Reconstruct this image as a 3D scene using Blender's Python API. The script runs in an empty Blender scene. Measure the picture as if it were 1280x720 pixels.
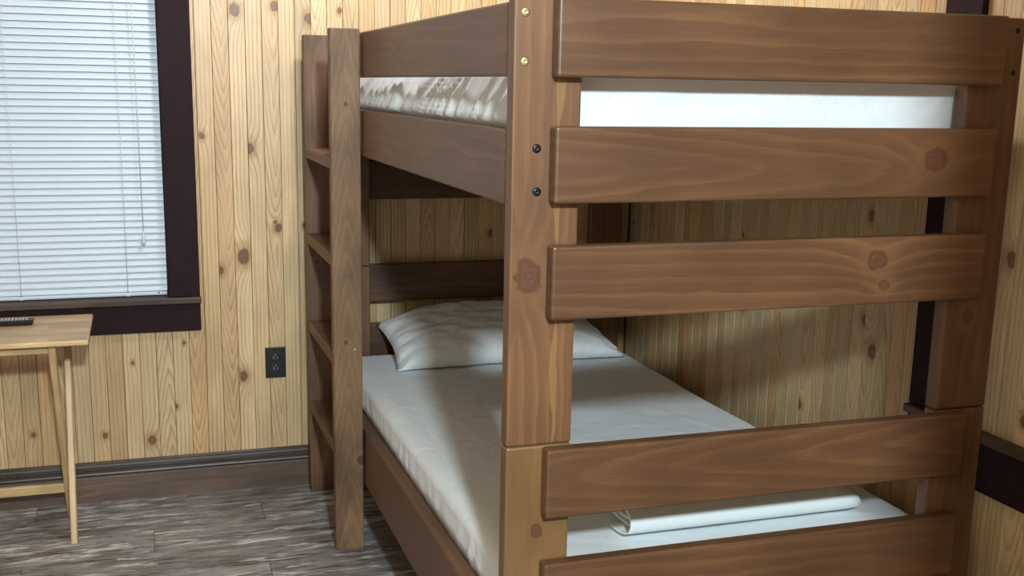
import bpy, bmesh, math, random
from mathutils import Vector, Matrix, noise
random.seed(7)
S = bpy.context.scene
C = S.collection

# ------------------------------------------------------------------ camera
CAM = Vector((-0.644, -1.9182, 1.4827))
yaw, pit, rol = -0.315, -0.2025, 0.0171
fw = Vector((-math.sin(yaw)*math.cos(pit), math.cos(yaw)*math.cos(pit), math.sin(pit)))
rt = Vector((math.cos(yaw), math.sin(yaw), 0)); up = rt.cross(fw)
r2 = rt*math.cos(rol) + up*math.sin(rol); u2 = -rt*math.sin(rol) + up*math.cos(rol)
cd = bpy.data.cameras.new('camera'); cam = bpy.data.objects.new('camera', cd); C.objects.link(cam)
m = Matrix.Identity(4)
for i in range(3):
    m[i][0] = r2[i]; m[i][1] = u2[i]; m[i][2] = -fw[i]; m[i][3] = CAM[i]
cam.matrix_world = m
cd.sensor_width = 36; cd.lens = 1380.8/1280*36
cd.shift_x = (640-623.77)/1280; cd.shift_y = (390.52-360)/1280
cd.clip_start = 0.05
S.camera = cam

# ------------------------------------------------------------------ world and lamps
w = bpy.data.worlds.new('evening_sky'); S.world = w; w.use_nodes = True
bg = w.node_tree.nodes['Background']; bg.inputs[0].default_value = (0.45, 0.6, 0.85, 1); bg.inputs[1].default_value = 0.35
def lamp(name, loc, watts, col, rad):
    ld = bpy.data.lights.new(name, 'POINT'); ld.energy = watts; ld.color = col; ld.shadow_soft_size = rad
    o = bpy.data.objects.new(name, ld); C.objects.link(o); o.location = loc
    return o
lamp('ceiling_lamp', (-0.45, -3.00, 2.43), 590, (0.78, 0.94, 1.0), 0.10)
lamp('ceiling_lamp', (0.10, 1.12, 2.52), 60, (0.98, 0.98, 1.0), 0.08)
S.view_settings.view_transform = 'Standard'; S.view_settings.look = 'None'
S.view_settings.gamma = 1; S.view_settings.use_curve_mapping = False
S.view_settings.exposure = 0.0

# ------------------------------------------------------------------ node helpers
class NT:
    def __init__(self, name):
        self.m = bpy.data.materials.new(name); self.m.use_nodes = True
        self.t = self.m.node_tree; self.b = self.t.nodes['Principled BSDF']
    def n(self, typ, **kw):
        nd = self.t.nodes.new(typ)
        for k, v in kw.items(): setattr(nd, k, v)
        return nd
    def link(self, a, b): self.t.links.new(a, b)
    def put(self, sock, v):
        if isinstance(v, bpy.types.NodeSocket): self.link(v, sock)
        else: sock.default_value = v
    def math(self, op, a, b=None, c=None, clamp=False):
        nd = self.n('ShaderNodeMath', operation=op, use_clamp=clamp)
        self.put(nd.inputs[0], a)
        if b is not None: self.put(nd.inputs[1], b)
        if c is not None: self.put(nd.inputs[2], c)
        return nd.outputs[0]
    def xyz(self, x, y, z):
        nd = self.n('ShaderNodeCombineXYZ')
        for i, v in enumerate((x, y, z)): self.put(nd.inputs[i], v)
        return nd.outputs[0]
    def noise(self, vec, scale=1, detail=2, rough=.5, dist=0):
        nd = self.n('ShaderNodeTexNoise'); self.put(nd.inputs['Vector'], vec)
        nd.inputs['Scale'].default_value = scale; nd.inputs['Detail'].default_value = detail
        nd.inputs['Roughness'].default_value = rough; nd.inputs['Distortion'].default_value = dist
        return nd.outputs[0]
    def ramp(self, f, stops, interp='LINEAR'):
        nd = self.n('ShaderNodeValToRGB'); cr = nd.color_ramp; cr.interpolation = interp
        while len(cr.elements) < len(stops): cr.elements.new(.5)
        for e, (p, c) in zip(cr.elements, stops):
            e.position = p; e.color = (c if isinstance(c, tuple) else (c, c, c)) + (1,) if not (isinstance(c, tuple) and len(c) == 4) else c
        self.put(nd.inputs[0], f); return nd.outputs[0]
    def mix(self, f, a, b, blend='MIX'):
        nd = self.n('ShaderNodeMix', data_type='RGBA', blend_type=blend)
        self.put(nd.inputs[0], f)
        for s, v in ((nd.inputs[6], a), (nd.inputs[7], b)):
            self.put(s, v if isinstance(v, bpy.types.NodeSocket) else tuple(v) + (1,))
        return nd.outputs[2]
    def smooth(self, v, a, b, lo=0, hi=1):
        nd = self.n('ShaderNodeMapRange', interpolation_type='SMOOTHSTEP')
        for i, q in enumerate((v, a, b, lo, hi)): self.put(nd.inputs[i], q)
        return nd.outputs[0]
    def attr(self, name):
        nd = self.n('ShaderNodeAttribute', attribute_type='OBJECT', attribute_name=name)
        return nd.outputs['Vector']
    def sep(self, v):
        nd = self.n('ShaderNodeSeparateXYZ'); self.link(v, nd.inputs[0]); return nd.outputs
    def bump(self, h, strength, dist=.01):
        nd = self.n('ShaderNodeBump'); nd.inputs['Strength'].default_value = strength; nd.inputs['Distance'].default_value = dist
        self.put(nd.inputs['Height'], h); self.link(nd.outputs[0], self.b.inputs['Normal'])

def plain(name, col, rough=.5, metal=0, var=.12, scale=40, spec=.5):
    N = NT(name)
    tc = N.n('ShaderNodeTexCoord')
    f = N.noise(tc.outputs['Object'], scale, 3)
    N.link(N.mix(f, [c*(1-var) for c in col], [min(1, c*(1+var)) for c in col]), N.b.inputs['Base Color'])
    N.b.inputs['Roughness'].default_value = rough; N.b.inputs['Metallic'].default_value = metal
    N.b.inputs['Specular IOR Level'].default_value = spec
    return N.m

def wood(name, early, late, knotc, freq=80, line=.8, rough=.45, fibre=.25, blotch=.15, warp=.02, alt=None, coat=0, tintspan=.25):
    """solid wood: long axis is local X; per-board 'grain' = (u0, h0, slope), knots k1..k3 = (x, y, radius), 'tint' = (value, alt mix, -)"""
    N = NT(name)
    tc = N.n('ShaderNodeTexCoord'); P = tc.outputs['Object']
    x, y, z = N.sep(P)
    oi = N.n('ShaderNodeObjectInfo'); r = oi.outputs['Random']
    roff = N.math('MULTIPLY', r, 61.0)
    g0, g1, g2 = N.sep(N.attr('grain'))
    wv = N.noise(N.xyz(N.math('MULTIPLY_ADD', x, 2.2, roff), N.math('MULTIPLY', y, 9), N.math('MULTIPLY', z, 9)), 1, 3, .5)
    wv = N.math('MULTIPLY', N.math('SUBTRACT', wv, .5), warp*2)
    yy = N.math('SUBTRACT', y, g0)
    hh = N.math('ADD', N.math('MULTIPLY_ADD', x, g2, g1), N.math('ADD', z, wv))
    R = N.math('SQRT', N.math('ADD', N.math('MULTIPLY', yy, yy), N.math('MULTIPLY', hh, hh)))
    masks = []; halo = None
    for k in ('k1', 'k2', 'k3'):
        kx, ky, kr = N.sep(N.attr(k))
        kr = N.math('MAXIMUM', kr, .0001)
        dx = N.math('DIVIDE', N.math('SUBTRACT', x, kx), kr); dy = N.math('DIVIDE', N.math('SUBTRACT', y, ky), kr)
        b = N.math('ADD', N.math('MULTIPLY', N.math('MULTIPLY', dx, dx), .06), N.math('MULTIPLY', N.math('MULTIPLY', dy, dy), .22))
        e = N.math('POWER', 2.718, N.math('MULTIPLY', b, -1))
        R = N.math('ADD', R, N.math('MULTIPLY', e, N.math('MULTIPLY', kr, 1.7)))
        wob = N.math('MULTIPLY', N.math('SUBTRACT', N.noise(P, 60, 2), .5), .9)
        d = N.math('ADD', N.math('SQRT', N.math('ADD', N.math('MULTIPLY', N.math('MULTIPLY', dx, dx), .62), N.math('MULTIPLY', dy, dy))), wob)
        masks.append(d)
    D = N.math('MINIMUM', N.math('MINIMUM', masks[0], masks[1]), masks[2])
    jit = N.noise(N.xyz(N.math('MULTIPLY_ADD', x, 9, roff), N.math('MULTIPLY', y, 60), N.math('MULTIPLY', z, 60)), 1, 2)
    t0, t1, t2 = N.sep(N.attr('tint'))
    R = N.math('ADD', N.math('MULTIPLY', R, freq), N.math('MULTIPLY', t2, N.math('ADD', x, N.math('MULTIPLY', wv, 3))))
    fr = N.math('FRACT', N.math('ADD', R, N.math('MULTIPLY', jit, .5)))
    ln = N.ramp(fr, [(0, .0), (.45, .12), (.86, 1.0), (1.0, 0.0)])
    if alt:
        ea = N.mix(t1, early, alt)
    else: ea = early
    vis = N.noise(N.xyz(N.math('MULTIPLY_ADD', x, 1.4, roff), N.math('MULTIPLY', y, 14), N.math('MULTIPLY', z, 14)), 1, 2)
    lf = N.math('MULTIPLY', ln, N.math('MULTIPLY', N.smooth(vis, .25, .7, .25, 1), line))
    col = N.mix(lf, ea, late)
    fb = N.noise(N.xyz(N.math('MULTIPLY_ADD', x, 9, roff), N.math('MULTIPLY', y, 420), N.math('MULTIPLY', z, 420)), 1, 3, .6)
    fbv = N.smooth(fb, .2, .8, 1-fibre, 1+fibre*.5)
    bl = N.noise(N.xyz(N.math('MULTIPLY_ADD', x, 3, roff), N.math('MULTIPLY', y, 7), N.math('MULTIPLY', z, 7)), 1, 3)
    blv = N.smooth(bl, .25, .75, 1-blotch, 1+blotch)
    val = N.math('MULTIPLY', N.math('MULTIPLY', fbv, blv), N.math('ADD', 1, t0))
    vc = N.n('ShaderNodeCombineColor')
    for i in range(3): N.link(val, vc.inputs[i])
    col = N.mix(1, col, vc.outputs[0], 'MULTIPLY')
    s0, s1, s2 = N.sep(N.attr('sap'))
    sw = N.math('MULTIPLY', N.math('SUBTRACT', N.noise(N.xyz(N.math('MULTIPLY', x, 3.2), s0, 0), 1, 2), .5), s2)
    sd = N.math('ABSOLUTE', N.math('SUBTRACT', N.math('SUBTRACT', y, s0), sw))
    sw2 = N.math('MULTIPLY', s1, N.smooth(N.noise(N.xyz(N.math('MULTIPLY', x, 5), 3, s0), 1, 2), .4, .65, .12, 1))
    col = N.mix(N.math('MULTIPLY', N.smooth(N.math('SUBTRACT', sw2, sd), 0, .002, 0, .6), N.math('GREATER_THAN', s1, .0001)), col, [min(1, c*1.55) for c in (alt or late)])
    hal = N.smooth(D, 3.0, .9, 0, .6)
    col = N.mix(hal, col, [late[i]*.9 for i in range(3)])
    kring = N.ramp(N.math('FRACT', N.math('MULTIPLY', D, 2.6)), [(0, tuple(c*1.25 for c in knotc)), (.7, tuple(c*1.0 for c in knotc)), (1, tuple(c*.7 for c in knotc))])
    kedge = N.smooth(N.math('ABSOLUTE', N.math('SUBTRACT', D, .95)), .22, .0, 0, .55)
    kc = N.mix(kedge, kring, tuple(c*.35 for c in knotc))
    col = N.mix(N.smooth(D, 1.2, .85, 0, .92), col, kc)
    N.link(col, N.b.inputs['Base Color'])
    N.b.inputs['Roughness'].default_value = rough
    N.b.inputs['Coat Weight'].default_value = coat; N.b.inputs['Coat Roughness'].default_value = .3
    N.bump(fb, .12, .002)
    return N.m

M = {}
M['pine'] = wood('knotty_pine', (.63, .475, .275), (.35, .185, .070), (.16, .065, .028), freq=72, line=.8, rough=.42, fibre=.2, blotch=.13, warp=.03, alt=(.60, .385, .185), coat=.15)
M['stain'] = wood('brown_stained_pine', (.104, .046, .0240), (.195, .094, .040), (.105, .042, .022), freq=38, line=.62, rough=.42, fibre=.14, blotch=.2, warp=.035, alt=(.19, .105, .036), coat=.1)
M['ladder'] = wood('rough_stained_pine', (.128, .064, .034), (.24, .138, .068), (.055, .026, .016), freq=62, line=.5, rough=.55, fibre=.3, blotch=.4, warp=.05, alt=(.20, .125, .055))
M['tray'] = wood('light_tray_wood', (.52, .34, .16), (.40, .24, .10), (.3, .15, .06), freq=60, line=.4, rough=.4, fibre=.18, blotch=.25, warp=.03, alt=(.66, .47, .26))
M['base'] = wood('dark_baseboard_wood', (.085, .052, .038), (.16, .105, .08), (.03, .015, .012), freq=45, line=.5, rough=.42, fibre=.35, blotch=.35, warp=.05, alt=(.05, .037, .033), coat=.2)
M['espresso'] = plain('espresso_trim', (.022, .0105, .0135), .6, var=.25, scale=25, spec=.1)
M['stool'] = wood('window_stool_wood', (.060, .034, .022), (.15, .095, .06), (.03, .015, .01), freq=90, line=.6, rough=.45, fibre=.35, blotch=.3, warp=.03)
M['black'] = plain('black_plastic', (.012, .012, .014), .35, var=.1)
M['blackmetal'] = plain('black_screw_metal', (.02, .022, .026), .35, .6)
M['brass'] = plain('brass_screw_metal', (.55, .50, .24), .35, .8)
M['socket'] = plain('socket_plastic', (.02, .02, .022), .25)
M['slotmetal'] = plain('slot_metal', (.35, .35, .36), .4, .5)
M['button'] = plain('grey_rubber_button', (.42, .42, .43), .6)
M['blind'] = plain('white_vinyl_blind', (.58, .665, .76), .42, var=.03, scale=8)
M['cord'] = plain('white_cord', (.62, .65, .68), .7)
M['tassel'] = plain('cream_plastic_tassel', (.66, .63, .56), .4)
M['ceil'] = plain('ceiling_stain', (.26, .18, .11), .8, var=.05, scale=6)
M['farwall'] = plain('dark_pine_wall', (.16, .11, .07), .7)
M['leftwall'] = plain('pale_pine_wall', (.42, .34, .27), .7)
M['backing'] = plain('wall_backing', (.10, .06, .03), .8)
M['panel'] = plain('plywood_panel', (.10, .06, .035), .7)
M['hole'] = plain('screw_hole', (.008, .005, .004), .8)
def glass():
    N = NT('window_glass'); N.b.inputs['Base Color'].default_value = (.9, .95, .95, 1)
    N.b.inputs['Transmission Weight'].default_value = 1; N.b.inputs['Roughness'].default_value = .02
    return N.m
M['glass'] = glass()
def fabric(name, col, scale=1.0):
    N = NT(name); tc = N.n('ShaderNodeTexCoord'); P = tc.outputs['Object']
    f = N.noise(P, 5, 3)
    N.link(N.mix(f, [c*.94 for c in col], col), N.b.inputs['Base Color'])
    N.b.inputs['Roughness'].default_value = .85; N.b.inputs['Sheen Weight'].default_value = .15
    a = N.noise(P, 9*scale, 4, .6, .8); c = N.noise(P, 900, 2)
    N.bump(N.math('ADD', N.math('MULTIPLY', a, 1.0), N.math('MULTIPLY', c, .015)), .35, .02)
    return N.m
M['sheet'] = fabric('white_sheet_cotton', (.75, .79, .82))
M['pillow'] = fabric('white_pillowcase_cotton', (.74, .78, .80), 1.6)
M['towel'] = fabric('white_folded_cotton', (.78, .83, .84), .6)
def floorm():
    N = NT('weathered_floor_plank'); tc = N.n('ShaderNodeTexCoord'); P = tc.outputs['Object']
    x, y, z = N.sep(P); oi = N.n('ShaderNodeObjectInfo'); ro = N.math('MULTIPLY', oi.outputs['Random'], 83)
    X = lambda s: N.math('MULTIPLY_ADD', x, s, ro)
    a = N.noise(N.xyz(X(2.2), N.math('MULTIPLY', y, 11), ro), 1, 4, .6, .4)
    b = N.noise(N.xyz(X(7), N.math('MULTIPLY', y, 60), ro), 1, 6, .72, .6)
    c = N.noise(N.xyz(X(20), N.math('MULTIPLY', y, 240), ro), 1, 4, .65)
    p = N.noise(N.xyz(X(4.5), N.math('MULTIPLY', y, 26), N.math('ADD', ro, 9)), 1, 5, .65, .8)
    base = N.ramp(a, [(.28, (.105, .066, .050)), (.42, (.165, .14, .13)), (.55, (.26, .245, .245)), (.68, (.19, .125, .098))])
    base = N.mix(N.smooth(b, .50, .62, 0, .75), base, (.36, .35, .345))
    base = N.mix(N.smooth(b, .48, .36, 0, .85), base, (.045, .031, .027))
    base = N.mix(N.math('MULTIPLY', N.smooth(p, .54, .60, 0, .9), N.smooth(c, .35, .55, .25, 1)), base, (.62, .61, .59))
    base = N.mix(N.smooth(c, .46, .32, 0, .55), base, (.04, .029, .026))
    t0 = N.math('ADD', N.math('MULTIPLY', N.math('FRACT', N.math('MULTIPLY', oi.outputs['Random'], 7.3)), .35), .82)
    vc = N.n('ShaderNodeCombineColor')
    for i in range(3): N.link(t0, vc.inputs[i])
    base = N.mix(1, base, vc.outputs[0], 'MULTIPLY')
    N.link(base, N.b.inputs['Base Color']); N.b.inputs['Roughness'].default_value = .5
    N.bump(b, .15, .004)
    return N.m
M['floor'] = floorm()

# ------------------------------------------------------------------ mesh helpers
def obj(name, me, mat, parent=None, mw=None):
    o = bpy.data.objects.new(name, me); C.objects.link(o)
    if mat is not None and not me.materials: me.materials.append(M[mat] if isinstance(mat, str) else mat)
    if mw is not None: o.matrix_world = mw
    if parent is not None:
        o.parent = parent; o.matrix_parent_inverse = PW[parent.name].inverted()
    PW[o.name] = (mw.copy() if mw is not None else Matrix.Identity(4))
    return o
PW = {}
def thing(name, label, cat, loc, group=None):
    o = bpy.data.objects.new(name, None); C.objects.link(o); o.location = loc; o.empty_display_size = .05
    o['label'] = label; o['category'] = cat
    if group: o['group'] = group
    PW[o.name] = Matrix.Translation(loc)
    return o
def tag(o, label, cat, group=None):
    o['label'] = label; o['category'] = cat
    if group: o['group'] = group
    return o
def struct(o, label=None):
    o['kind'] = 'structure'
    if label: o['label'] = label
    return o
_cache = {}
def box_mesh(sx, sy, sz, bev=.003, seg=2):
    key = (round(sx, 5), round(sy, 5), round(sz, 5), bev, seg)
    if key in _cache: return _cache[key].copy()
    bm = bmesh.new(); bmesh.ops.create_cube(bm, size=1)
    bmesh.ops.scale(bm, vec=(sx, sy, sz), verts=bm.verts)
    if bev > 0:
        bmesh.ops.bevel(bm, geom=list(bm.edges), offset=bev, segments=seg, profile=.5, affect='EDGES')
    me = bpy.data.meshes.new('box'); bm.to_mesh(me); bm.free()
    if bev > 0 and seg > 1:
        for p in me.polygons: p.use_smooth = False
    _cache[key] = me
    return me.copy()
_share = {}
def axes(ex, ey, c):
    ex = Vector(ex).normalized(); ey = Vector(ey).normalized(); ez = ex.cross(ey)
    mt = Matrix.Identity(4)
    for i in range(3): mt[i][0] = ex[i]; mt[i][1] = ey[i]; mt[i][2] = ez[i]; mt[i][3] = c[i]
    return mt
VX, VY, VZ = (1, 0, 0), (0, 1, 0), (0, 0, 1)
def board(name, mat, lo, hi, ex, ey, parent=None, bev=.004, seg=2, grain=None, knots=(), tint=None, share=False):
    """an axis-aligned board between the corners lo and hi, long axis ex, width axis ey"""
    lo = Vector(lo); hi = Vector(hi); c = (lo+hi)/2; d = hi-lo
    pick = lambda a: abs(d.dot(Vector(a)))
    ez = Vector(ex).cross(Vector(ey))
    sz = (pick(ex), pick(ey), pick(ez))
    if share:
        key = (mat,) + tuple(round(v, 4) for v in sz)
        if key not in _share:
            _share[key] = box_mesh(*sz, bev, seg)
        me = _share[key]
    else: me = box_mesh(*sz, bev, seg)
    o = obj(name, me, mat, parent, axes(ex, ey, c))
    dress(o, sz, grain, [(Vector(k[:3]), k[3]) for k in knots], tint)
    return o
def dress(o, sz, grain=None, knots=(), tint=None, sap=(0, 0, 0)):
    o['sap'] = [float(v) for v in sap]
    if grain is None:
        grain = (random.uniform(-.6, .6)*sz[1], random.uniform(-.02, .05), random.uniform(-.05, .05))
    o['grain'] = [float(v) for v in grain]
    inv = PW[o.name].inverted()
    for i, (kp, kr) in enumerate(knots[:3]):
        q = inv @ kp; o['k%d' % (i+1)] = [q.x, q.y, float(kr)]
    for i in range(len(knots), 3): o['k%d' % (i+1)] = [0.0, 0.0, 0.0]
    if tint is None: tint = (random.uniform(-.1, .1), random.uniform(0, .5), 0)
    o['tint'] = [float(v) for v in tint]
def from_bm(name, bm, mat, parent=None, mw=None, smooth=True):
    me = bpy.data.meshes.new(name); bm.normal_update(); bm.to_mesh(me); bm.free()
    for p in me.polygons: p.use_smooth = smooth
    return obj(name, me, mat, parent, mw)
def tube(name, pts, rad, mat, parent=None, n=6):
    bm = bmesh.new(); rings = []
    pts = [Vector(p) for p in pts]
    for i, p in enumerate(pts):
        t = (pts[min(i+1, len(pts)-1)]-pts[max(i-1, 0)]).normalized()
        a = t.cross(Vector((0.3, 1, .1))).normalized(); b = t.cross(a)
        rr = rad[i] if isinstance(rad, (list, tuple)) else rad
        rings.append([bm.verts.new(p + a*math.cos(2*math.pi*k/n)*rr + b*math.sin(2*math.pi*k/n)*rr) for k in range(n)])
    for i in range(len(rings)-1):
        for k in range(n): bm.faces.new((rings[i][k], rings[i][(k+1) % n], rings[i+1][(k+1) % n], rings[i+1][k]))
    bm.faces.new(rings[0][::-1]); bm.faces.new(rings[-1])
    bmesh.ops.recalc_face_normals(bm, faces=bm.faces)
    return from_bm(name, bm, mat, parent)
def screw(name, c, r, mat, parent, n=16, proud=.0025):
    """button-head screw with a hex recess, facing -Y"""
    bm = bmesh.new()
    prof = [(r, 0), (r*.97, proud*.45), (r*.7, proud*.9), (r*.42, proud), (r*.38, proud), (r*.36, -.001), (0, -.001)]
    rings = []
    for rr, h in prof[:-1]:
        k6 = 6 if False else n
        rings.append([bm.verts.new((math.cos(2*math.pi*k/n)*rr, -h, math.sin(2*math.pi*k/n)*rr)) for k in range(n)])
    for i in range(len(rings)-1):
        for k in range(n): bm.faces.new((rings[i][k], rings[i][(k+1) % n], rings[i+1][(k+1) % n], rings[i+1][k]))
    bm.faces.new(rings[-1]); bm.faces.new(rings[0][::-1])
    bmesh.ops.recalc_face_normals(bm, faces=bm.faces)
    return from_bm(name, bm, mat, parent, Matrix.Translation(c))

# ------------------------------------------------------------------ room shell
YW, XR = 2.081, 1.20          # front faces of the pine panelling
XL, YF, ZC = -2.35, -6.2, 3.0
WX0, WX1, WZ0, WZ1 = -1.40, -0.567, 0.735, 1.95   # window opening
def multi_box(name, mat, boxes, parent=None):
    bm = bmesh.new()
    for lo, hi in boxes:
        r = bmesh.ops.create_cube(bm, size=1)
        c = [(a+b)/2 for a, b in zip(lo, hi)]; d = [b-a for a, b in zip(lo, hi)]
        bmesh.ops.scale(bm, vec=d, verts=r['verts']); bmesh.ops.translate(bm, vec=c, verts=r['verts'])
    return from_bm(name, bm, mat, parent, smooth=False)
PT = .014     # plank thickness
wb = struct(multi_box('wall_back', 'backing', [((XL, YW+PT, 0), (WX0, YW+.12, ZC)), ((WX1, YW+PT, 0), (XR+.12, YW+.12, ZC)),
        ((WX0, YW+PT, 0), (WX1, YW+.12, WZ0)), ((WX0, YW+PT, WZ1), (WX1, YW+.12, ZC))]))
wr = struct(multi_box('wall_right', 'backing', [((XR+PT, YF, 0), (XR+.12, YW+PT, ZC))]))
wl = struct(multi_box('wall_left', 'leftwall', [((XL-.1, YF, 0), (XL, YW+.12, ZC))])); dress(wl, (1, 1, 1))
wf = struct(multi_box('wall_front', 'farwall', [((XL-.1, YF-.1, 0), (XR+.12, YF, ZC))])); dress(wf, (1, 1, 1))
ce = struct(multi_box('ceiling', 'ceil', [((XL-.1, YF-.1, ZC), (XR+.12, YW+.12, ZC+.08))]))
fl = struct(multi_box('floor', 'backing', [((XL-.1, YF-.1, -.08), (XR+.12, YW+.12, -.006))]))

# floor planks
FW, FL = .182, 1.22
rows = int((YW+.1-YF)/FW)+2
jo = {1.931: -1.04, 1.749: -.285, 1.567: -.655, 1.385: -1.046, 1.203: -.313}
for i in range(-2, rows):
    y1 = 1.931 + FW - i*FW; y0 = y1-FW
    if y1 < YF or y0 > YW: continue
    y1c = min(y1, YW+.01); y0c = max(y0, YF)
    off = next((v for k, v in jo.items() if abs(k-y0) < .01), random.uniform(-1.2, 0))
    x = off - FL*4
    while x < XR:
        a, b = max(x, XL), min(x+FL, XR)
        if b-a > .02:
            board('floor_plank', 'floor', (a+.0006, y0c+.0006, -.006), (b-.0006, y1c-.0006, 0), VX, VY, fl, bev=.0012, seg=1)
        x += FL

# pine panelling: narrow beaded boards
PW_ = .0566
def pine_plank(parent, lo, hi, ey, knots=(), tint=None, grain=None):
    sz = hi[2]-lo[2]
    wd = max(abs(hi[0]-lo[0]) if ey == VX else abs(hi[1]-lo[1]), .01)
    cath = random.random() < .5
    if tint is None:
        tint = (random.uniform(-.16, .10), random.choice([0, 0, .1, .3, .6, 1]), random.choice([-1, 1])*random.uniform(8, 16) if cath else random.uniform(-1, 1))
    if grain is None:
        if abs(tint[2]) > 3: grain = (random.uniform(-.3, .3)*wd, random.uniform(.003, .008), 0)   # cathedral
        else: grain = (random.choice([-1, 1])*random.uniform(.04, .12), random.uniform(-.02, .02), random.uniform(-.015, .015))   # straight
    return board('plank', 'pine', lo, hi, VZ, ey, parent, bev=.0013, seg=1, grain=grain, knots=knots, tint=tint, share=True)
BK = [(-.311, 1.722, .0165), (-.304, .871, .021), (-.389, .821, .012), (-.273, 1.253, .015), (-.435, 1.295, .009), (-.18, .968, .012),
      (-.317, .428, .015), (-.647, .211, .013), (-.058, 1.70, .015), (-.176, 1.738, .014), (-.70, .50, .006), (-.56, .33, .008), (.19, .80, .013), (.62, .93, .01),
      (.05, 1.73, .008), (.3, 1.86, .01), (.7, 1.80, .01), (-.19, .99, .006)]
SPEC = {}   # plank index (by x of its centre) -> (tint, grain) for the boards one can recognise
def spec_for(x):
    for (a, b), v in SPEC.items():
        if a <= x < b: return v
    return (None, None)
x0g = -.448 - PW_*40
SPEC[(-.448, -.392)] = ((.02, .45, 0), (-.06, .004, .004))
SPEC[(-.392, -.335)] = ((-.02, .7, -13), (.006, .004, .0))
SPEC[(-.335, -.278)] = ((.10, .0, 0), (.09, .012, .01))
SPEC[(-.278, -.222)] = ((.06, .12, 0), (-.05, .01, .01))
SPEC[(-.222, -.165)] = ((.02, .25, -9), (.008, .005, .0))
SPEC[(-.165, -.108)] = ((.08, .1, 0), (-.08, .01, .01))
i = 0
while True:
    a = x0g + i*PW_; b = a + PW_; i += 1
    if b < -1.75: continue
    if a > XR: break
    a2, b2 = max(a, -1.75), min(b, XR)
    if b2-a2 < .008: continue
    cxp = (a2+b2)/2
    t, g = spec_for(cxp)
    spans = [(.10, ZC)]
    if b2 > WX0-.02 and a2 < WX1+.02: spans = [(.10, WZ0-.03), (WZ1+.03, ZC)]
    if b2 <= WX0+.02 and b2 > WX0-.02 or (a2 < WX1+.02 and a2 >= WX1-.04): spans = [(.10, WZ0-.03), (WZ1+.03, ZC)]
    for z0, z1 in spans:
        kn = [(kx, YW, kz, kr) for kx, kz, kr in BK if a2 <= kx < b2 and z0 < kz < z1]
        if len(kn) < 3 and random.random() < .3: kn.append((cxp+random.uniform(-.012, .012), YW, random.uniform(z0, z1), random.uniform(.003, .009)))
        pine_plank(wb, (a2+.0006, YW, z0), (b2-.0006, YW+PT, z1), VX, kn, t, g)
board('panel', 'pine', (XL, YW, .1), (-1.75, YW+PT, ZC), VZ, VX, wb, bev=0)
RK = [(.051, 1.121, .014), (.56, 1.16, .012), (.556, .879, .012), (.833, .564, .012), (1.178, .79, .01), (.511, .801, .016), (1.24, .80, .009)]
y = YW - PW_
while y > -1.9:
    kn = [(XR, ky, kz, kr) for ky, kz, kr in RK if y <= ky < y+PW_]
    if len(kn) < 2 and random.random() < .6: kn.append((XR, y+PW_/2+random.uniform(-.012, .012), random.uniform(.3, 1.9), random.uniform(.004, .010)))
    tt = (.1, 0, 0) if .05 < y+PW_/2 < .12 else None
    pine_plank(wr, (XR, y+.0006, .10), (XR+PT, y+PW_-.0006, ZC), VY, kn, tt)
    y -= PW_
board('panel', 'pine', (XR, YF, .1), (XR+PT, y+PW_, ZC), VZ, VY, wr, bev=0)

# baseboards: flat brown board with a dark ridged moulding on top
def baseboard(name, length, mt):
    bb = bpy.data.objects.new(name, None); C.objects.link(bb); bb.matrix_world = mt; PW[bb.name] = mt.copy()
    bb['kind'] = 'structure'
    # local: x along, y up, -z... board faces local +z
    prof_f = [(0, 0), (.0, .016), (.091, .016), (.094, .014), (.094, 0)]
    prof_m = [(.094, 0), (.094, .014), (.098, .019), (.104, .0205), (.109, .018), (.1105, .0145), (.116, .0145), (.121, .018), (.1265, .0175), (.130, .012), (.136, .0105), (.143, .010), (.147, .006), (.147, 0)]
    for nm, pr, tint in (('flat_board', prof_f, (.35, 0, 0)), ('moulding', prof_m, (-.1, .9, 0))):
        bm = bmesh.new()
        A = [bm.verts.new((-length/2, p[0], p[1])) for p in pr]; B = [bm.verts.new((length/2, p[0], p[1])) for p in pr]
        for k in range(len(pr)-1): bm.faces.new((A[k], A[k+1], B[k+1], B[k]))
        bm.faces.new(A[::-1]); bm.faces.new(B)
        bmesh.ops.recalc_face_normals(bm, faces=bm.faces)
        o = from_bm(nm, bm, 'base', bb, mt, smooth=False)
        dress(o, (length, .09, .02), (.02, .01, .01), [], tint)
    return bb
baseboard('baseboard_back', XR-XL, axes((1, 0, 0), (0, 0, 1), ((XL+XR)/2, YW, 0)))           # ez = -Y
baseboard('baseboard_right', YW-.02-YF, axes((0, -1, 0), (0, 0, 1), (XR, (YW-.02+YF)/2, 0)))   # ez = -X

# ------------------------------------------------------------------ window with casing
win = bpy.data.objects.new('window_1', None); C.objects.link(win); win.location = ((WX0+WX1)/2, YW, WZ0)
PW[win.name] = Matrix.Translation(win.location); win['kind'] = 'structure'; win['label'] = 'window in dark espresso casing behind a lowered white blind'
CWD = .106
board('casing', 'espresso', (WX1, YW-.019, WZ0), (WX1+CWD, YW+.012, WZ1), VZ, VX, win, bev=.002)
board('casing', 'espresso', (WX0-CWD, YW-.019, WZ0), (WX0, YW+.012, WZ1), VZ, VX, win, bev=.002)
board('casing', 'espresso', (WX0-CWD, YW-.019, WZ1), (WX1+CWD, YW+.012, WZ1+CWD), VX, VZ, win, bev=.002)
board('window_stool', 'stool', (WX0-CWD-.005, YW-.034, WZ0-.024), (WX1+CWD+.003, YW+.06, WZ0-.001), VX, VY, win, bev=.004)
board('apron', 'espresso', (WX0-CWD, YW-.018, WZ0-.124), (WX1+CWD, YW+.012, WZ0-.0245), VX, VZ, win, bev=.002)
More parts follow.
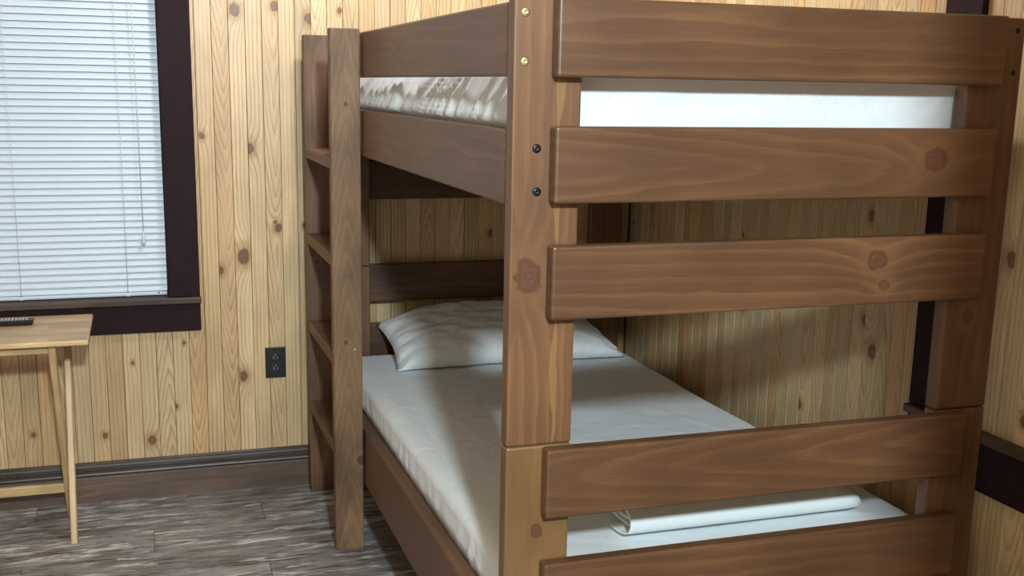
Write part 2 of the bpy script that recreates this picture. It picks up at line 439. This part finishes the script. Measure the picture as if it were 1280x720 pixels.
board('jamb', 'espresso', (WX1-.002, YW+.012, WZ0), (WX1+.014, YW+.118, WZ1), VZ, VY, win, bev=0)
board('jamb', 'espresso', (WX0-.014, YW+.012, WZ0), (WX0+.002, YW+.118, WZ1), VZ, VY, win, bev=0)
board('jamb', 'espresso', (WX0, YW+.012, WZ1-.002), (WX1, YW+.118, WZ1+.014), VX, VY, win, bev=0)
for zz in ((WZ0, WZ0+.03), (WZ1-.03, WZ1), (1.32, 1.35)):
    board('sash_rail', 'espresso', (WX0+.002, YW+.072, zz[0]), (WX1-.002, YW+.1, zz[1]), VX, VZ, win, bev=0)
for zz in ((WZ0+.03, 1.32), (1.35, WZ1-.03)):
    board('pane', 'glass', (WX0+.002, YW+.084, zz[0]), (WX1-.002, YW+.088, zz[1]), VX, VZ, win, bev=0)

# blind
bl = thing('window_blind', 'white horizontal slat blind lowered and closed over the window', 'blind', ((WX0+WX1)/2, YW+.02, WZ0+.004))
BX0, BX1 = WX0+.006, WX1-.004
BY = YW+.022
pitch = .0228
def slat_mesh():
    bm = bmesh.new(); n = 6; wd = .0255; th = .0009; tilt = math.radians(68)
    top = []; bot = []
    for k in range(n+1):
        s = (k/n-.5)*wd; crown = .0022*(1-(2*k/n-1)**2)
        # s runs across the slat; tilted so the lower edge leans to the room
        def P(s, c): return (s*math.cos(tilt) + c*math.sin(tilt), s*math.sin(tilt) - c*math.cos(tilt))
        yy, zz = P(s, -crown); y2, z2 = P(s, -crown+th)
        top.append((yy, zz)); bot.append((y2, z2))
    loop = top + bot[::-1]
    A = [bm.verts.new((BX0, a, b)) for a, b in loop]; B = [bm.verts.new((BX1, a, b)) for a, b in loop]
    L = len(loop)
    for k in range(L): bm.faces.new((A[k], A[(k+1) % L], B[(k+1) % L], B[k]))
    bm.faces.new(A[::-1]); bm.faces.new(B)
    bmesh.ops.recalc_face_normals(bm, faces=bm.faces)
    bmesh.ops.translate(bm, verts=bm.verts, vec=(-(BX0+BX1)/2, 0, 0))
    me = bpy.data.meshes.new('slat'); bm.to_mesh(me); bm.free(); me.materials.append(M['blind'])
    return me
sm = slat_mesh()
z = WZ0+.030
while z < WZ1-.045:
    obj('slat', sm, None, bl, Matrix.Translation(((BX0+BX1)/2, BY, z))); z += pitch
board('bottom_rail', 'blind', (BX0, BY-.010, WZ0+.003), (BX1, BY+.010, WZ0+.016), VX, VY, bl, bev=.004)
board('head_rail', 'blind', (BX0, BY-.018, WZ1-.04), (BX1, BY+.018, WZ1-.004), VX, VZ, bl, bev=.003)
for cxx in (-.703, -1.048, -1.30):
    tube('ladder_cord', [(cxx-.006*0, BY-.0095, WZ0+.012), (cxx, BY-.0095, WZ1-.04)], .0011, 'cord', bl, 5)
    board('cord_plug', 'blind', (cxx-.006, BY-.014, WZ0+.003), (cxx+.006, BY-.0095, WZ0+.010), VX, VZ, bl, bev=.0015)
ptop = (-.648, BY-.022, WZ1-.03)
tas = Vector((-.6425, BY-.020, .955))
for dx in (-.0012, .0022):
    tube('pull_cord', [ptop, (-.645+dx, BY-.020, 1.4), (tas.x+dx*.3, tas.y, tas.z+.005)], .0009, 'cord', bl, 5)
tube('tassel', [tas+Vector((0, 0, .012)), tas+Vector((0, 0, .008)), tas+Vector((0, 0, -.01)), tas+Vector((0, 0, -.03)), tas+Vector((0, 0, -.036))], [.0018, .003, .0058, .0075, .0045], 'tassel', bl, 12)
tube('hold_down_bracket', [(-.603, BY-.012, WZ0+.012), (-.597, BY-.012, WZ0+.014)], .0018, 'black', bl, 6)

# dark trim boards on the right wall
wp = struct(multi_box('wall_shade_blocker', 'pine', [((.235, -2.6, 0), (XR+.05, -1.5, ZC))])); dress(wp, (1, 1, 1)); wp['label'] = 'unseen pine wall block added to shade the right wall and bed end'  # unseen block, added to keep the front lamp off the right side
tr = struct(board('trim_1', 'espresso', (XR-.018, .203, .716), (XR, .326, 2.2), VZ, VY, None, bev=.002)); tr['label'] = 'dark vertical trim board on the right pine wall'
tr2 = struct(board('trim_2', 'espresso', (XR-.018, -1.5, .573), (XR, .326, .693), VY, VZ, None, bev=.002)); tr2['label'] = 'dark horizontal apron board low on the right pine wall'
tr3 = struct(board('trim_3', 'stool', (XR-.034, -1.5, .693), (XR, .326, .715), VY, VX, None, bev=.004)); tr3['label'] = 'brown ledge on top of the dark apron board'

# ------------------------------------------------------------------ wall outlet
ou = thing('wall_outlet', 'black duplex outlet plate on the pine wall beside the ladder', 'outlet', (-.202, YW, .415))
ox0, oz0, ow, oh = -.239, .4147, .0741, .1159
board('cover_plate', 'black', (ox0, YW-.006, oz0), (ox0+ow, YW, oz0+oh), VZ, VX, ou, bev=.003)
for dz in (.0375, .0785):
    cz = oz0+dz; cxo = ox0+ow/2
    s = board('socket', 'socket', (cxo-.0165, YW-.0075, cz-.014), (cxo+.0165, YW-.006, cz+.014), VZ, VX, ou, bev=.0007, seg=1)
    for dx in (-.0065, .0065): board('slot', 'slotmetal', (cxo+dx-.0012, YW-.0079, cz-.006), (cxo+dx+.0012, YW-.0074, cz+.004), VZ, VX, s, bev=0)
    board('ground_slot', 'slotmetal', (cxo-.002, YW-.0079, cz+.007), (cxo+.002, YW-.0074, cz+.0105), VZ, VX, s, bev=0)
screw('screw', (ox0+ow/2, YW-.006, oz0+oh/2), .0028, 'blackmetal', ou, proud=.001)

# ------------------------------------------------------------------ bunk bed
W, LB, TP, TR, WP, E = 1.123, 1.982, .037, .033, .1337, .0726
bed = thing('bunk_bed', 'brown stained wooden bunk bed of wide boards', 'bunk bed', (W/2, LB/2, 0))
ST = 'stain'
# foot posts (upper stands on lower)
pu = board('post', ST, (0, 0, .802), (WP, TP, 1.638), VZ, VX, bed, bev=.005, grain=(-.05, .02, .02), knots=[(.037, 0, 1.135, .025)], tint=(.35, .12, 0)); dress(pu, (.836, WP, TP), (-.05, .02, .02), [(Vector((.037, 0, 1.135)), .025)], (.35, .12, 0), (.026, .010, .05))
pl = board('post', ST, (0, 0, 0), (WP, TP, .801), VZ, VX, bed, bev=.005, grain=(.03, .02, .02), knots=[(.066, 0, .625, .012)], tint=(.1, .9, 0))
pr = board('post', ST, (W-WP, 0, .802), (W, TP, 1.638), VZ, VX, bed, bev=.005, grain=(.03, .02, -.03), knots=[(1.051, 0, 1.01, .013)], tint=(-.02, .1, 0))
prl = board('post', ST, (W-WP, 0, 0), (W, TP, .801), VZ, VX, bed, bev=.005, tint=(-.02, .15, 0))
for px, pz in ((.021, 1.612), (.0215, 1.526)): screw('screw', (px, -.0002, pz), .0085, 'brass', pu)
for px, pz in ((.048, 1.371), (.050, 1.292)): screw('screw', (px, -.0002, pz), .0085, 'blackmetal', pu)
for px, pz in ((W-.021, 1.612), (W-.0215, 1.526)): screw('screw', (px, -.0002, pz), .006, 'hole', pr, proud=.0006)
# foot rails
RZ = [1.4987, 1.2722, 1.0540, .6600, .4255]
RKN = [[], [(.901, -TR, 1.349, .022)], [(.781, -TR, 1.147, .019), (.802, -TR, 1.093, .011)], [], []]
RG = [(.1, .05, .0), (-.01, .008, .0), (-.12, .02, .02), (.015, .006, .0), (-.05, .03, .02)]
RT = [0, 3.2, .6, -4.2, 1.0]
for z0, kn, g, rk in zip(RZ, RKN, RG, RT):
    board('end_rail', ST, (E, -TR, z0), (W-E, -.0005, z0+.14), VX, VZ, bed, bev=.0055, seg=3, grain=g, knots=kn, tint=(random.uniform(-.03, .03), .1, rk))
# head posts and rails
for xx in (0, W-WP):
    board('post', ST, (xx, LB, .835), (xx+WP, LB+TP, 1.638), VZ, VX, bed, bev=.005)
    board('post', ST, (xx, LB, 0), (xx+WP, LB+TP, .834), VZ, VX, bed, bev=.005)
for z0 in (1.4987, 1.29, 1.072, .694, .473):
    board('end_rail', ST, (E, LB+TP+.0005, z0), (W-E, LB+TP+TR-.002, z0+.14), VX, VZ, bed, bev=.005, tint=(-.25, 0, 0))
# side rails
for xx, s in ((0, 1), (W-TP, -1)):
    board('side_rail', ST, (xx, TP+.0005, 1.2645), (xx+TP, LB-.0005, 1.404), VY, VZ, bed, bev=.005, grain=(.05, .05, .02), tint=(.25, 0, 0))
    if s > 0: board('guard_rail', ST, (xx, TP+.0005, 1.4996), (xx+TP, LB-.0005, 1.6325), VY, VZ, bed, bev=.005, grain=(-.02, .01, .03), knots=[(0, .93, 1.572, .015), (0, 1.32, 1.57, .008)], tint=(.30, 0, 0))
    board('side_rail', ST, (xx, TP+.0005, .215), (xx+TP, LB-.0005, .400), VY, VZ, bed, bev=.005, grain=(.1, .03, .01), tint=(.0, .1, 0))
for z0 in (1.275, .235):
    board('mattress_support', 'panel', (TP+.001, TP+.003, z0), (W-TP-.001, LB-.003, z0+.018), VY, VX, bed, bev=.001)

# ------------------------------------------------------------------ ladder
ld = thing('bunk_ladder', 'upright rough stained wooden ladder against the bunk bed side', 'ladder', (-.052, 1.70, 0))
LX0, LX1 = -.0955, -.0052
board('ladder_rail', 'ladder', (LX0, 1.4192, 0), (LX1, 1.4572, 1.6414), VZ, VX, ld, bev=.003, grain=(.002, .004, 0),
      knots=[(-.050, 1.42, 1.421, .006), (-.057, 1.42, .69, .006), (-.012, 1.42, .301, .013)], tint=(.12, .3, 11))
board('ladder_rail', 'ladder', (LX0, 1.9637, 0), (LX1, 2.0017, 1.6414), VZ, VX, ld, bev=.003, grain=(.01, .02, .03),
      knots=[(-.06, 1.96, .86, .007), (-.06, 1.96, .27, .008)], tint=(-.05, .05, 0))
for zt in (1.262, .962, .648, .352):
    board('rung', 'ladder', (LX0+.001, 1.4575, zt-.036), (LX1-.002, 1.9634, zt), VY, VX, ld, bev=.003, tint=(-.05, .1, 0))
screw('screw', (-.028, 1.4190, .665), .004, 'brass', ld, proud=.001)

# ------------------------------------------------------------------ cloth things
def roundbox(lo, hi, r, step, disp):
    """closed box with rounded edges, evenly gridded; disp(p, n) -> offset vector"""
    lo = Vector(lo); hi = Vector(hi); d = hi-lo
    n = [max(3, int(round(d[i]/step[i]))) for i in range(3)]
    bm = bmesh.new(); cache = {}
    def vert(i, j, k):
        key = (i, j, k)
        if key in cache: return cache[key]
        p = Vector((lo.x+d.x*i/n[0], lo.y+d.y*j/n[1], lo.z+d.z*k/n[2]))
        q = Vector([min(max(p[a], lo[a]+r[a]), hi[a]-r[a]) for a in range(3)])
        v = Vector([(p[a]-q[a])/r[a] for a in range(3)])
        if v.length > 1e-6:
            v.normalize()
            pp = Vector([q[a]+v[a]*r[a] for a in range(3)]); nn = Vector([v[a]/r[a] for a in range(3)]).normalized()
        else: pp = p; nn = Vector((0, 0, 1))
        pp = pp + disp(pp, nn)
        cache[key] = bm.verts.new(pp); return cache[key]
    def face(f):
        try: bm.faces.new(f)
        except ValueError: pass
    for i in range(n[0]):
        for j in range(n[1]):
            face((vert(i, j, n[2]), vert(i+1, j, n[2]), vert(i+1, j+1, n[2]), vert(i, j+1, n[2])))
            face((vert(i, j, 0), vert(i, j+1, 0), vert(i+1, j+1, 0), vert(i+1, j, 0)))
    for i in range(n[0]):
        for k in range(n[2]):
            face((vert(i, 0, k), vert(i+1, 0, k), vert(i+1, 0, k+1), vert(i, 0, k+1)))
            face((vert(i, n[1], k), vert(i, n[1], k+1), vert(i+1, n[1], k+1), vert(i+1, n[1], k)))
    for j in range(n[1]):
        for k in range(n[2]):
            face((vert(0, j, k), vert(0, j, k+1), vert(0, j+1, k+1), vert(0, j+1, k)))
            face((vert(n[0], j, k), vert(n[0], j+1, k), vert(n[0], j+1, k+1), vert(n[0], j, k+1)))
    return bm
def ridge(v): return 1-abs(2*(v-math.floor(v))-1)
def fold(p, along, seed, f=9.0):
    """gathered cloth: slanting pleats of uneven width"""
    u = along*f + 2.2*noise.noise((along*3, p.z*4, seed)) + p.z*5*noise.noise((along*1.5, seed, 3.1))
    a = .5 + .5*math.sin(u*2*math.pi); b = ridge(u*1.7+.3)
    return (a**2*.6 + b*.4) * (0.35 + .65*abs(noise.noise((along*2.3, seed, 0))+.35))
# lower mattress
CRE = []
for k in range(26):
    cx0, cy0 = random.uniform(.08, 1.0), random.uniform(.15, 1.35); an = random.uniform(-.9, .9) + random.choice([0, math.pi/2])
    ll = random.uniform(.1, .45); CRE.append((cx0, cy0, cx0+ll*math.cos(an), cy0+ll*math.sin(an), random.uniform(.0015, .0035)))
def crease(x, y):
    h = 0
    for ax, ay, bx, by, a in CRE:
        ux, uy = bx-ax, by-ay; L2 = ux*ux+uy*uy; t = ((x-ax)*ux+(y-ay)*uy)/L2
        if 0 < t < 1:
            d = abs((x-ax)*uy-(y-ay)*ux)/math.sqrt(L2) + .01*noise.noise((x*6, y*6, a*900))
            if abs(d) < .016: h += a*(1-abs(d)/.016)*math.sin(math.pi*t)**.5
    return h
def disp_low(p, n):
    d = Vector((0, 0, 0))
    top = max(0, n.z)
    if top > .7:
        d.z += .004*noise.noise((p.x*5, p.y*4, 1)) + .0025*max(0, noise.noise((p.x*3+p.y*6, p.y*14-p.x*4, 8))) + crease(p.x, p.y)
    side = max(0, -n.x)
    if side > .1:
        h = max(0, min(1, (.50-p.z)/.09))
        d.x -= side*(.010*fold(p, p.y, 4.2, 11)*h + .003*h)
        if p.z < .43: d.x += side*.016*min(1, (.43-p.z)/.03)
    if n.y < -.3 and p.z < .49: d.y -= 0
    # piped seam
    if side > .2 and .485 < p.z < .493: d.x -= .002
    return d
bm = roundbox((.034, .046, .2545), (1.068, 1.972, .512), (.05, .05, .028), (.010, .010, .011), disp_low)
lm = from_bm('mattress', bm, 'sheet'); tag(lm, 'white sheeted mattress on the lower bunk under the pillow', 'mattress')
# upper mattress
def disp_up(p, n):
    d = Vector((0, 0, 0))
    side = max(0, -n.x)
    if side > .1:
        f = fold(p, p.y + (p.z-1.4)*.75, 9.4, 6.5)
        k = max(0, min(1, (p.z-1.405)/.125))
        d.x = side*(.012 + .058*k*k**.5 - .046 + .034*(.42-f)*(1-.25*k))
        if p.z < 1.409: d.x = .041-p.x
        if p.z > 1.492: d.x = max(d.x, .041-p.x)
        d.x = max(d.x, -.010-p.x)
    fr = max(0, -n.y)
    if fr > .3:
        d.y += -.004*noise.noise((p.x*3.2, p.z*7, 2)) - .006*max(0, noise.noise((p.x*9-p.z*9, p.z*2, 5)))
    if n.z > .7: d.z += .004*noise.noise((p.x*5, p.y*5, 7))
    return d
bm = roundbox((.046, .050, 1.2945), (1.076, 1.972, 1.528), (.035, .035, .03), (.024, .010, .011), disp_up)
um = from_bm('mattress', bm, 'sheet'); tag(um, 'white wrinkled sheeted mattress on the upper bunk behind guard rails', 'mattress')

# pillow
def pillow_bm():
    bm = bmesh.new(); NX, NY = 64, 40
    a, b, T = .425, .185, .098
    def sp(v, e=.6): return math.copysign(abs(v)**e, v)
    rot = Matrix.Rotation(math.radians(19), 3, 'X')
    vs = {}
    for side in (1, -1):
        for i in range(NX+1):
            for j in range(NY+1):
                if side == -1 and (i in (0, NX) or j in (0, NY)):
                    vs[(side, i, j)] = vs[(1, i, j)]; continue
                s = 2*i/NX-1; t = 2*j/NY-1
                x = a*s*(1-.05*(1-t*t)*abs(s)); y = b*t*(1-.07*(1-s*s)*abs(t)**2)
                th = T*(1-abs(s)**3.0)**.55*(1-abs(t)**2.6)**.5 if abs(s) < 1 and abs(t) < 1 else 0
                z = side*th*(1.0 if side > 0 else .75)
                edge = max(abs(s), abs(t))
                # pulled wrinkles from the corners and the ends
                wr = .007*noise.noise((s*4, t*7+s*3, 3.3*side)) + .007*noise.noise((s*9+t*4, t*5, 9.1))
                rad = .011*max(0, noise.noise((s*2.5+t*3, t*9-s*3, 5)))*max(0, abs(s)-.35)/.65
                z += (wr+rad)*(1 if edge < .98 else .3)
                p = rot @ Vector((x, y, z))
                p += Vector((.585, 1.835, .585))
                if s < -.85 and t < -.6: p.z -= .02*(-s-.85)/.15
                if s > .5: p.z -= .085*((s-.5)/.5)**1.4*(.5+.5*t)
                if s < -.4: p.z -= .035*((-s-.4)/.6)**1.5*(.5+.5*t)
                flo = .5195
                if p.z < flo: p.z = flo + .0*(p.z-flo) - (0 if side < 0 else -.003)
                ymax = 2.014 if .15 < p.x < .975 else 1.974
                if p.y > ymax: p.y = ymax
                vs[(side, i, j)] = bm.verts.new(p)
    for side in (1, -1):
        for i in range(NX):
            for j in range(NY):
                f = [vs[(side, i, j)], vs[(side, i+1, j)], vs[(side, i+1, j+1)], vs[(side, i, j+1)]]
                if side < 0: f.reverse()
                try: bm.faces.new(f)
                except ValueError: pass
    return bm
pil = from_bm('pillow', pillow_bm(), 'pillow'); tag(pil, 'plump white pillow propped at the head of the lower bunk', 'pillow')

# folded cloth on the lower mattress: a flat roll of one thick layer
def folded():
    bm = bmesh.new()
    # centre line of the roll in (y, z), a flattened spiral from the outside in
    path = []
    cy, cz = .222, .5525
    N = 90; turns = 2.6
    for k in range(N+1):
        f = k/N; th = -math.pi*.5 - f*turns*2*math.pi
        ry = .100*(1-f*.72); rz = .0315*(1-f*.80)
        c, s = math.cos(th), math.sin(th)
        path.append((cy + ry*math.copysign(abs(c)**.75, c), cz + rz*math.copysign(abs(s)**.8, s)))
    path = [(cy+.11, .5205), (cy+.06, .521)] + path if False else path
    th = .0045
    xs = [.345, .349, .36] + [.38+.05*i for i in range(10)] + [.85, .88, .897, .911, .923, .930]
    grid = []
    for xi, x in enumerate(xs):
        row_o = []; row_i = []
        e = max(0, (x-.875)/.0555); sc = math.sqrt(max(.02, 1-e*e)) if e > 0 else 1
        for k, (y, z) in enumerate(path):
            ky = path[min(k+1, N)][0]-path[max(k-1, 0)][0]; kz = path[min(k+1, N)][1]-path[max(k-1, 0)][1]
            L = math.hypot(ky, kz) or 1
            nx, nz = kz/L, -ky/L
            wob = .0015*noise.noise((x*9, y*20, z*20))
            yo, zo = y+nx*(th/2+wob), z+nz*(th/2+wob); yi, zi = y-nx*th/2, z-nz*th/2
            xo = x - (.028*(1-min(1, k/22)) if xi == 0 else 0)*0
            # the outer turn reaches a little further out at the open end
            if xi <= 2: xo = x - .022*max(0, 1-k/30) + .012*(k/N)
            yo = cy+(yo-cy)*(.72+.28*sc); yi = cy+(yi-cy)*(.72+.28*sc)
            zo = .521+(zo-.521)*(.45+.55*sc); zi = .521+(zi-.521)*(.45+.55*sc)
            row_o.append(bm.verts.new((xo, yo, max(.5185, zo)))); row_i.append(bm.verts.new((xo, yi, max(.5185, zi))))
        grid.append((row_o, row_i))
    for a, b in zip(grid[:-1], grid[1:]):
        for k in range(N):
            bm.faces.new((a[0][k], a[0][k+1], b[0][k+1], b[0][k])); bm.faces.new((a[1][k+1], a[1][k], b[1][k], b[1][k+1]))
        bm.faces.new((a[0][0], b[0][0], b[1][0], a[1][0])); bm.faces.new((a[0][N], a[1][N], b[1][N], b[0][N]))
    for g in (grid[0], grid[-1]):
        for k in range(N): bm.faces.new((g[0][k], g[1][k], g[1][k+1], g[0][k+1]))
    # closed right end
    bm.faces.new([v for v in grid[-1][0][:int(N/turns)+1]])
    bmesh.ops.recalc_face_normals(bm, faces=bm.faces)
    return bm
fo = from_bm('folded_blanket', folded(), 'towel'); tag(fo, 'folded white blanket lying at the foot of the lower bunk', 'blanket')

# ------------------------------------------------------------------ folding tray table
TZ = .700
tt = thing('tray_table', 'light wooden folding tray table under the window', 'table', (-1.06, 1.80, 0))
TX0, TX1, TY0, TY1 = -1.32, -.818, 1.592, 2.000
ny = 5
tint = [(.05, .7, 0), (-.05, .3, 0), (.08, .9, 0), (0, .6, 0), (.04, .8, 0)]
top = board('table_top', 'tray', (TX0, TY0, TZ-.016), (TX1, TY1, TZ), VX, VY, tt, bev=.004, grain=(.3, .02, .01), tint=(.05, .6, 0))
# staves glued edge to edge: thin strips set flush into the top
ys = [TY0+.004 + (TY1-TY0-.008)*k/7 for k in range(8)]
for k in range(7):
    cut = random.uniform(TX0+.12, TX1-.12)
    if k == 0: cut = -.935
    for a, b in ((TX0+.004, cut), (cut, TX1-.004)):
        board('stave', 'tray', (a, ys[k], TZ-.001), (b, ys[k+1], TZ+.0006), VX, VY, top, bev=0, tint=(random.uniform(-.12, .1), random.random(), 0))
def leg(ya, yb, x0, x1, wy=.030):
    """slanting leg between (ya, top) and (yb, floor)"""
    zt = TZ-.018
    bm = bmesh.new()
    L = math.hypot(yb-ya, zt)
    o = box_mesh(L, wy, x1-x0, .003, 1)
    ex = Vector((0, yb-ya, -zt)).normalized()
    ob = obj('leg', o, 'tray', tt, axes(ex, ex.cross(Vector((1, 0, 0))) * -1, ((x0+x1)/2, (ya+yb)/2, zt/2)))
    bm.free()
    # level ends: cut feet horizontal
    inv = ob.matrix_world.inverted()
    for v in o.vertices:
        q = axes(ex, ex.cross(Vector((1, 0, 0))) * -1, ((x0+x1)/2, (ya+yb)/2, zt/2)) @ v.co
        slope = (yb-ya)/(-zt)
        if v.co.x > L*.4: dz = -q.z; 
        else: dz = zt-q.z
        q2 = Vector((q.x, q.y+slope*dz, q.z+dz))
        v.co = axes(ex, ex.cross(Vector((1, 0, 0))) * -1, ((x0+x1)/2, (ya+yb)/2, zt/2)).inverted() @ q2
    dress(ob, (L, wy, .018), None, [], (.05, .35, 0))
    return ob
leg(1.965, 1.720, -.913, -.892); leg(1.965, 1.720, -1.250, -1.229)      # front-foot pair
leg(1.640, 1.975, -.937, -.916); leg(1.640, 1.975, -1.226, -1.205)      # back-foot pair
board('stretcher', 'tray', (-1.205, 1.905, .105), (-.937, 1.923, .137), VX, VZ, tt, bev=.003, tint=(.05, .3, 0))
board('stretcher', 'tray', (-1.205, 1.632, TZ-.046), (-.937, 1.650, TZ-.018), VX, VZ, tt, bev=.003, tint=(0, .3, 0))
board('stretcher', 'tray', (-1.229, 1.955, TZ-.046), (-.913, 1.973, TZ-.018), VX, VZ, tt, bev=.003, tint=(0, .3, 0))

# remote control
rc = thing('remote_control', 'black remote control with grey buttons on the tray table', 'remote', (-1.08, 1.88, TZ+.0006))
RX0, RX1, RY0, RY1 = -1.165, -.992, 1.845, 1.890
bm = bmesh.new(); bmesh.ops.create_cube(bm, size=1)
bmesh.ops.scale(bm, vec=(RX1-RX0, RY1-RY0, .018), verts=bm.verts)
for v in bm.verts:
    if v.co.z < 0: v.co.x *= .95; v.co.y *= .8
bmesh.ops.bevel(bm, geom=list(bm.edges), offset=.004, segments=3, profile=.5, affect='EDGES')
from_bm('body', bm, 'black', rc, Matrix.Translation(((RX0+RX1)/2, (RY0+RY1)/2, TZ+.0008+.009)), smooth=False)
for i in range(13):
    for j in range(3):
        bx = RX1-.022-i*.0105; by = RY0+.010+j*.0125
        board('button', 'button', (bx-.0032, by-.0038, TZ+.0186), (bx+.0032, by+.0038, TZ+.0208), VX, VY, rc, bev=.0008, seg=1, share=True)
